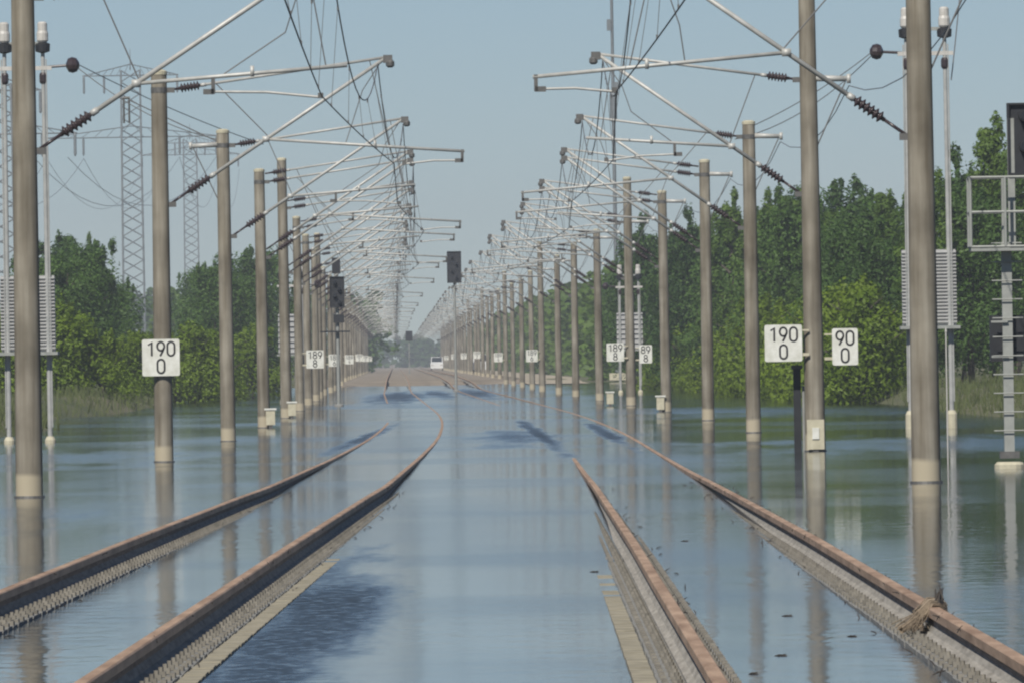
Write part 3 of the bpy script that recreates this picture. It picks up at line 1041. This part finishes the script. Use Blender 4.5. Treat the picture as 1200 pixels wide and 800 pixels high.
# ------------------------------------------------------------------ vegetation
def crown_mesh(seed, h, r, kind, leaves, size, m_):
    """Leaf clusters on many uneven lobes; gaps stay between the lobes."""
    g = random.Random(seed)
    mb = MB()
    lobes = []
    n = {'round': 34, 'tall': 30, 'shrub': 18}[kind]
    for k in range(n):
        t = (k + .5) / n
        if kind == 'tall':
            z = h * (.14 + .84 * t); env = r * (1.0 - .82 * t ** 1.5) * (.6 + .4 * min(1, t * 4))
        elif kind == 'shrub':
            z = h * (.08 + .8 * t); env = r * (1.0 - .65 * t)
        else:
            z = h * (.16 + .78 * t); env = r * math.sqrt(max(.06, 1 - (2 * (t - .38)) ** 2 * .62))
        a = k * 2.39996 + g.uniform(-.5, .5)
        dd = env * g.uniform(.2, 1.0)
        lr = env * g.uniform(.22, .5) + .16
        lobes.append((Vector((dd * math.cos(a), dd * math.sin(a), z)), lr, lr * g.uniform(.8, 1.7)))
    for k in range(26 if kind != 'shrub' else 10):      # stray shoots that fray the outline
        c, lr, lz = g.choice(lobes[len(lobes) // 3:])
        v = Vector((g.gauss(0, 1), g.gauss(0, 1), g.uniform(.2, 1.6))).normalized()
        q = g.uniform(.10, .22) * (1 if kind != 'shrub' else .6)
        lobes.append((c + Vector((v.x * lr, v.y * lr, v.z * lz)) * 1.1, q, q * g.uniform(2.0, 3.6)))
    for (c, lr, lz) in lobes:
        for _ in range(leaves // n if lr > .23 else leaves // n // 5):
            v = Vector((g.gauss(0, 1), g.gauss(0, 1), g.gauss(0, 1))).normalized()
            rad = g.random() ** .45 * (1 + .28 * noise.noise(v * 2.2 + c))
            p = c + Vector((v.x * lr, v.y * lr, v.z * lz)) * rad
            nrm = (v + Vector((g.uniform(-.9, .9), g.uniform(-.9, .9), g.uniform(-.5, .9)))).normalized()
            q = nrm.to_track_quat('Z', 'Y')
            s = size * g.uniform(.6, 1.35)
            an = g.uniform(0, 6.28)
            u = q @ Vector((math.cos(an), math.sin(an), 0)) * s
            w = q @ Vector((-math.sin(an), math.cos(an), 0)) * s * .55
            mb.quad(p - u, p - w * .9, p + u, p + w)
    return mb.mesh('crown', m_)

def trunk_mesh(seed, h, r, kind):
    g = random.Random(seed + 500)
    mb = MB()
    pts = [Vector((0, 0, -.3))]
    for k in range(1, 6):
        pts.append(Vector((g.uniform(-.12, .12) * k * .5, g.uniform(-.12, .12) * k * .5, h * .85 * k / 5)))
    r0 = .05 + h * .014
    mb.path(pts, [r0 * (1 - .17 * k) for k in range(6)], 7)
    for k in range(7):
        z = h * (.18 + .09 * k)
        a = k * 2.4 + g.uniform(-.4, .4)
        ln = r * (.85 - .07 * k)
        p0 = Vector((0, 0, z)); p1 = p0 + Vector((math.cos(a) * ln * .5, math.sin(a) * ln * .5, ln * .45)); p2 = p0 + Vector((math.cos(a) * ln, math.sin(a) * ln, ln * .75))
        mb.path([p0, p1, p2], [r0 * .5, r0 * .3, r0 * .1], 5)
    return mb.mesh('trunk', M['bark'])

VAR = {}
def variant(kind, k):
    if (kind, k) not in VAR:
        seed = {'round': 10, 'tall': 40, 'shrub': 70}[kind] + k
        h, r, lv, sz = {'round': (8.6, 2.7, 15000, .095), 'tall': (9.6, 1.9, 12500, .09), 'shrub': (3.2, 1.9, 8000, .075)}[kind]
        m_ = M[{'round': 'leaf_dark', 'tall': 'leaf_mid', 'shrub': 'leaf_bright'}[kind]]
        VAR[(kind, k)] = (crown_mesh(seed, h, r, kind, lv, sz, m_), trunk_mesh(seed, h, r, kind), h)
    return VAR[(kind, k)]

NAMES = {'round': 'broadleaf_tree', 'tall': 'poplar_tree', 'shrub': 'shrub'}
def plant(kind, x, y, h, label, group, k=None):
    k = rng.randrange(4 if kind == 'round' else 3) if k is None else k
    cm, tm, h0 = variant(kind, k)
    zg = max(.0, ground_z(y, x - cline(y)))
    root = empty(NAMES[kind], (x, y, zg), rng.uniform(0, 6.28))
    s = h / h0
    root.scale = (s * rng.uniform(.9, 1.15), s * rng.uniform(.9, 1.15), s)
    tag(root, label, 'tree' if kind != 'shrub' else 'bush', group)
    link('crown', cm, root); link('trunk', tm, root)
    return root

def u_to_x(px, d):
    """Lateral position seen at photo column px (around the horizon) at distance d."""
    return (px - 600 - .4) * d / F_PX

# individual trees that shape the skyline: (photo column, distance, height, kind, label)
heroes = [
    (1166, 415, 9.6, 'tall', 'tallest leaning poplar behind the cage of the right edge signal'),
    (1192, 410, 8.5, 'tall', 'poplar behind the black signal head at the right edge'),
    (1128, 430, 8.3, 'round', 'leafy tree just right of the nearest right mast'),
    (1040, 440, 7.6, 'tall', 'pointed tree just left of the nearest right mast'),
    (1008, 450, 6.9, 'round', 'lower tree between the nearest and second right masts'),
    (976, 465, 7.2, 'tall', 'slim pointed tree just right of the second right mast'),
    (925, 480, 8.2, 'round', 'dense tree just left of the second right mast'),
    (900, 500, 8.5, 'tall', 'pointed tree between the second and third right masts'),
    (858, 520, 8.8, 'tall', 'tall pointed tree between the third and fourth right masts'),
    (806, 560, 8.4, 'round', 'round tree between the fourth and fifth right masts'),
    (760, 610, 8.8, 'round', 'round tree between the fifth and sixth right masts'),
    (105, 500, 6.8, 'round', 'dark round tree between the first and second left masts'),
    (78, 480, 6.3, 'round', 'dark tree beside the grey louvres at the left'),
    (254, 600, 7.2, 'round', 'dark tree left of the third left mast'),
    (284, 640, 8.2, 'round', 'broad dark tree right of the third left mast'),
    (318, 680, 8.6, 'round', 'dark tree behind the fourth left mast'),
]
for px, d, h, kind, lab in heroes:
    plant(kind, u_to_x(px, d), d, h, lab, None)

# the rest of the two belts: each plant is labelled by the mast gap it shows in
pending = []
def gap_of(x, d, side):
    px = x / d
    n = 0
    for i in range(16):
        mx, md, _, _ = mast_at[(side, i)]
        if (mx / md < px) if side > 0 else (mx / md > px):
            break
        n = i + 1
    row = 'right' if side > 0 else 'left'
    if n == 0:
        return f'outside the nearest {row} mast'
    if n >= 15:
        return f'behind the far {row} masts'
    return f'between the {ORD[n - 1]} and {ORD[n]} {row} masts'

d = 392.0
while d < 800:
    for nr, lat in (('front', 15.2), ('back', 19.5)):
        kind = 'round' if rng.random() < .5 else 'tall'
        x, y = cline(d) + lat + rng.uniform(-1.4, 1.8), d + rng.uniform(-5, 5)
        h = rng.uniform(4.6, 7.6) if d < 480 else rng.uniform(5.6, 9.0)
        o = plant(kind, x, y, h, None, 'trees of the right belt')
        pending.append((o, x, y, 1, f'{nr}-row tree of right belt'))
    d += 9.5
d = 560.0
while d < 860:
    for nr, lat in (('front', -16), ('back', -20)):
        kind = 'round' if rng.random() < .75 else 'tall'
        x = cline(d) + lat + rng.uniform(-1.5, 1.5)
        px = 600 + x * F_PX / d
        if 128 < px < 240:
            continue
        o = plant(kind, x, d + rng.uniform(-4, 4), rng.uniform(5.2, 8.0), None, 'trees of the left belt')
        pending.append((o, x, o.location.y, -1, f'{nr}-row tree of left belt'))
    d += 13
for px, dd, h in ((5, 420, 3.2), (20, 430, 4.0), (48, 440, 4.2), (64, 430, 3.6), (120, 430, 2.6), (150, 470, 2.6), (176, 500, 2.9), (205, 500, 3.0), (228, 500, 3.6), (250, 520, 3.4), (295, 560, 3.6)):
    o = plant('shrub', u_to_x(px, dd), dd, h * 1.02, None, 'bushes on the left bank')
    pending.append((o, o.location.x, dd, -1, 'green bush on left bank'))
d = 384.0
while d < 620:
    x = cline(d) + 13.9 + rng.uniform(-.7, 1.2)
    o = plant('shrub', x, d, rng.uniform(2.6, 4.3), None, 'bushes on the right bank')
    pending.append((o, x, d, 1, 'green bush on right bank'))
    d += 4.6
by = {}
for (o, x, y, side, what) in pending:
    by.setdefault((what, gap_of(x, y, side)), []).append((x / y, o))
WORD = ['leftmost', 'second', 'third', 'fourth', 'fifth', 'sixth', 'seventh', 'eighth', 'ninth', 'tenth', 'eleventh', 'twelfth', 'thirteenth', 'fourteenth', 'fifteenth', 'sixteenth', 'seventeenth', 'eighteenth', 'nineteenth', 'twentieth']
for (what, gap), lst in by.items():
    lst.sort(key=lambda t: t[0])
    for k, (_, o) in enumerate(lst):
        if len(lst) == 1:
            o['label'] = f'{what} {gap}'
        elif k == 0:
            o['label'] = f'leftmost {what} {gap}'
        elif k < len(WORD) and 'far' not in gap:
            o['label'] = f'{WORD[k]} from left, {what} {gap}'
        else:
            o['label'] = f'{what} {gap}'

# far belts that read as one mass
def wood_mass(name, label, spots, leaf_n, size, m_):
    mb = MB()
    g = random.Random(99)
    for (x, y, h, r) in spots:
        zg = max(0, ground_z(y, x - cline(y)))
        for k in range(7):
            t = (k + .5) / 7
            c = Vector((x + g.uniform(-.6, .6) * r, y + g.uniform(-.6, .6) * r, zg + h * (.12 + .78 * t)))
            lr = r * (.75 - .4 * t) * g.uniform(.8, 1.2)
            for _ in range(leaf_n // 7):
                v = Vector((g.gauss(0, 1), g.gauss(0, 1), g.gauss(0, 1))).normalized() * g.random() ** .4
                p = c + v * lr
                s = size * g.uniform(.6, 1.4)
                q = Vector((g.gauss(0, 1), g.gauss(0, 1), g.gauss(0, 1))).to_track_quat('Z', 'Y')
                u = q @ Vector((s, 0, 0)); w = q @ Vector((0, s * .6, 0))
                mb.quad(p - u, p - w, p + u, p + w)
    o = mb.build(name, m_)
    return tag(o, label, 'trees', kind='stuff')

sp = []
d = 806.0
while d < 2300:
    for lat in (15.5, 20):
        sp.append((cline(d) + lat + rng.uniform(-1.5, 1.5), d, rng.uniform(7, 9.2), 3.0))
    d += 9
wood_mass('far_woodland', 'hazy far tree belt right of the masts', sp, 420, .36, M['leaf_mid'])
sp = []
d = 1010.0
while d < 1900:
    for lat in (-17.5, -21):
        sp.append((cline(d) + lat + rng.uniform(-1.5, 1.5), d, rng.uniform(6.5, 9), 3.0))
    d += 9
wood_mass('far_woodland', 'hazy far tree belt left of the masts', sp, 420, .36, M['leaf_mid'])
sp = []
for k in range(110):
    sp.append((-150 + k * 2.6 + rng.uniform(-2, 2), 2900 + rng.uniform(-60, 120), rng.uniform(5, 8.5), 5.0))
wood_mass('horizon_woodland', 'bluish wood on the horizon behind everything', sp, 300, .8, M['leaf_dark'])
sp = []
for k in range(34):
    sp.append((-62 + k * 1.3 + rng.uniform(-1, 1), 1500 + rng.uniform(-30, 60), rng.uniform(9, 12.5), 3.6))
wood_mass('horizon_woodland', 'bluish wood in the gap behind the second left mast', sp, 420, .5, M['leaf_dark'])

# grass and reeds on the banks
gb = MB()
g = random.Random(5)
for _ in range(26000):
    dd = 280 + 480 * g.random() ** 1.5
    lat = g.choice((-1, 1)) * g.uniform(9.5, 17.5)
    z = ground_z(dd, lat)
    if z < -.06 or dd > 700 and abs(lat) < 11:
        continue
    p = Vector((cline(dd) + lat, dd, z - .03))
    hgt = g.uniform(.15, .55); w = .02; lean = g.uniform(-.15, .15); a = g.uniform(0, 3.14)
    u = Vector((math.cos(a) * w, math.sin(a) * w, 0))
    gb.quad(p - u, p + u, p + u * .3 + Vector((lean, 0, hgt)), p - u * .3 + Vector((lean, 0, hgt)))
tag(gb.build('bank_grass', M['reed']), 'brownish grass and reeds along the flooded banks', 'grass', kind='stuff')

# ------------------------------------------------------------------ service track and vans at the far end
sb = MB()
ds = [760 + 30 * i for i in range(50)]
for a_, b_ in zip(ds, ds[1:]):
    q = []
    for dd, lt in ((a_, 7.0), (a_, 11.2), (b_, 11.2), (b_, 7.0)):
        q.append(Vector((cline(dd) + lt, dd, max(ground_z(dd, 7.0), ground_z(dd, 11.2), ground_z(dd, 9)) + .06)))
    sb.quad(*q)
M['sand'] = mat("sandy_track", (.34, .29, .21), (.46, .40, .30), .4, .95)
tag(sb.build('service_road', M['sand']), kind='structure')

def van(loc, label):
    root = empty('white_van', loc)
    tag(root, label, 'van', 'vans at the far end of the line')
    b = MB()
    prof = [(-2.3, .35), (2.4, .35), (2.4, 1.95), (2.2, 2.05), (-1.2, 2.05), (-1.75, 1.25), (-2.3, 1.1)]
    for x in (-.95, .95):
        for (y, z) in prof:
            b.v.append(Vector((x * (1 if z < 1.2 else .92), y, z)))
    n = len(prof)
    b.f.append(tuple(range(n))); b.mi.append(0); b.f.append(tuple(reversed(range(n, 2 * n)))); b.mi.append(0)
    for k in range(n):
        k2 = (k + 1) % n
        b.f.append((k, n + k, n + k2, k2)); b.mi.append(0)
    b.build('body', M['van'], root)
    w = MB(); w.quad(Vector((-.8, -1.74, 1.3)), Vector((.8, -1.74, 1.3)), Vector((.76, -1.26, 2.0)), Vector((-.76, -1.26, 2.0)))
    w.build('windscreen', M['glass'], root)
    for x in (-.85, .85):
        for y in (-1.45, 1.55):
            MB().lathe((x - .1, y, .36), (1, 0, 0), [(0, .34), (.2, .34)], 14).build('wheel', M['tyre'], root)
    for x in (-.7, .7):
        MB().box((x, -2.31, .85), (.3, .05, .18)).build('headlight', M['white_ceramic'], root)
    return root

def road_z(dd):
    return max(ground_z(dd, 7.0), ground_z(dd, 11.2), ground_z(dd, 9)) + .06
van((cline(1250) + 7.6, 1250, road_z(1250)), 'nearer white van parked at the far end of the line')
van((cline(1700) + 4.3, 1700, ground_z(1700, 4.3)), 'farther tiny white van close to the vanishing point')

# ------------------------------------------------------------------ driftwood and twigs
def rail_top(side_off, s, d, ztab):
    return Vector((cline(d) + toff(side_off, d) + s * HALF_GAUGE, d, lerp_table(ztab, d)))

g = random.Random(31)
p0 = rail_top(TR_R, 1, 65.5, Z_RIGHT)
root = empty('driftwood_tangle', p0)
root.scale = (.62, .62, .72)
tag(root, 'tangle of brown driftwood and straw draped over the outer right rail', 'driftwood')
sw = MB()
for k in range(260):
    y = g.gauss(0, .35)
    o = g.gauss(0, .015)
    a = g.uniform(.5, 1.0)
    pts = [(-.27 * a + g.gauss(0, .05), y - .3 + g.gauss(0, .4), -.19 + g.uniform(0, .03)), (-.12 + g.gauss(0, .02), y - .1, -.07 + g.uniform(-.02, .03)), (-.03, y + g.gauss(0, .05), .016 + abs(o)), (.045, y + .08, .012 + abs(o)), (.09 + g.uniform(0, .05), y + .15, -.03 + g.gauss(0, .03))]
    sw.path(pts, g.uniform(.002, .0045), 4)
tag(sw.build('straw', M['wood'], root), kind='stuff')
for k in range(6):
    bmb = MB()
    a = g.uniform(-.6, .6)
    bmb.path([(.02 + g.uniform(-.03, .03), a, -.02), (.06 + g.uniform(-.03, .04), a + .2, .06 + g.uniform(0, .05)), (.085 + g.uniform(-.06, .06), a + .3, .10 + g.uniform(0, .08))], [.016, .011, .005], 6)
    bmb.build('branch', M['twig'], root)
bmb = MB(); bmb.path([(-.3, -.2, -.19), (-.16, 0, -.1), (-.02, .1, .03), (.08, .2, .045)], [.03, .034, .03, .02], 7); bmb.build('stick', M['wood'], root)

db = MB()
for (off_, ztab_, s_, q_, n_) in ((TR_R, Z_RIGHT, 1, 1, 150), (TR_R, Z_RIGHT, 1, -1, 60), (TR_R, Z_RIGHT, -1, 1, 50), (TR_L, Z_LEFT, 1, 1, 60), (TR_L, Z_LEFT, -1, 1, 40)):
    for _ in range(n_):
        dd = g.uniform(52, 150)
        c_ = rail_top(off_, s_, dd, ztab_)
        if g.random() < .6:
            p_ = Vector((c_.x + q_ * g.uniform(.10, .3), dd, .004 if abs(q_) and c_.z < .2 else .03))
        else:
            p_ = Vector((c_.x + q_ * g.uniform(.03, .05), dd, c_.z - .02))
        a_ = g.uniform(0, 3.14); l_ = g.uniform(.01, .05)
        u_ = Vector((math.cos(a_) * l_, math.sin(a_) * l_ * 4, g.uniform(.0, .03)))
        db.path([p_ - u_ * .5, p_ + Vector((0, 0, .006)), p_ + u_], [.003, .005, .002], 4)
tag(db.build('flood_debris', M['twig']), 'fine dark bits of reed washed up along the rails', 'debris', kind='stuff')

twigs = [
    (3.0, 2.40 - .92, 62.5, 'dark twig lying against the inner side of the outer right rail'),
    (1.0, .72, 59.5, 'dark twig caught on the inner right rail near the bottom edge'),
    (2.0, 1.25, 59.0, 'forked dark twig floating just right of the inner right rail'),
    (0, .62, 88.0, 'small dark clod floating left of the inner right rail'),
    (0, 2.0, 66.5, 'dark twig floating left of the driftwood tangle'),
    (0, 1.55, 102.0, 'small speck of debris floating between the right rails'),
    (0, 1.75, 72.0, 'thin twig floating near the middle of the right track'),
]
for (_, x, dd, lab) in twigs:
    root = empty('floating_twig', (x, dd, .0))
    tag(root, lab, 'twig', 'twigs and debris on the water')
    ln = g.uniform(.025, .055)
    MB().path([(-ln, 0, .0), (-ln * .3, .02, .003), (ln * .4, 0, .002), (ln, g.uniform(-.05, .05), .0)], [.003, .007, .006, .002], 6).build('stem', M['twig'], root)
    MB().path([(ln * .1, 0, .003), (ln * .5, .03, .007), (ln * .9, .05, .009)], [.004, .003, .0015], 5).build('side_shoot', M['twig'], root)

# ------------------------------------------------------------------ haze
hz = MB()
hz.box((0, 1590, 22.5), (1400, 3300, 48))
haze = hz.build('haze', [])
tag(haze, 'pale summer haze filling the air over the line', 'haze', kind='stuff')
hm = bpy.data.materials.new("haze_air")
hm.use_nodes = True
for n in list(hm.node_tree.nodes):
    hm.node_tree.nodes.remove(n)
pv = hm.node_tree.nodes.new('ShaderNodeVolumePrincipled')
pv.inputs['Color'].default_value = (.86, .92, 1.0, 1)
pv.inputs['Density'].default_value = .00023
pv.inputs['Anisotropy'].default_value = 0.0
ho = hm.node_tree.nodes.new('ShaderNodeOutputMaterial')
hm.node_tree.links.new(pv.outputs[0], ho.inputs['Volume'])
haze.data.materials.append(hm)
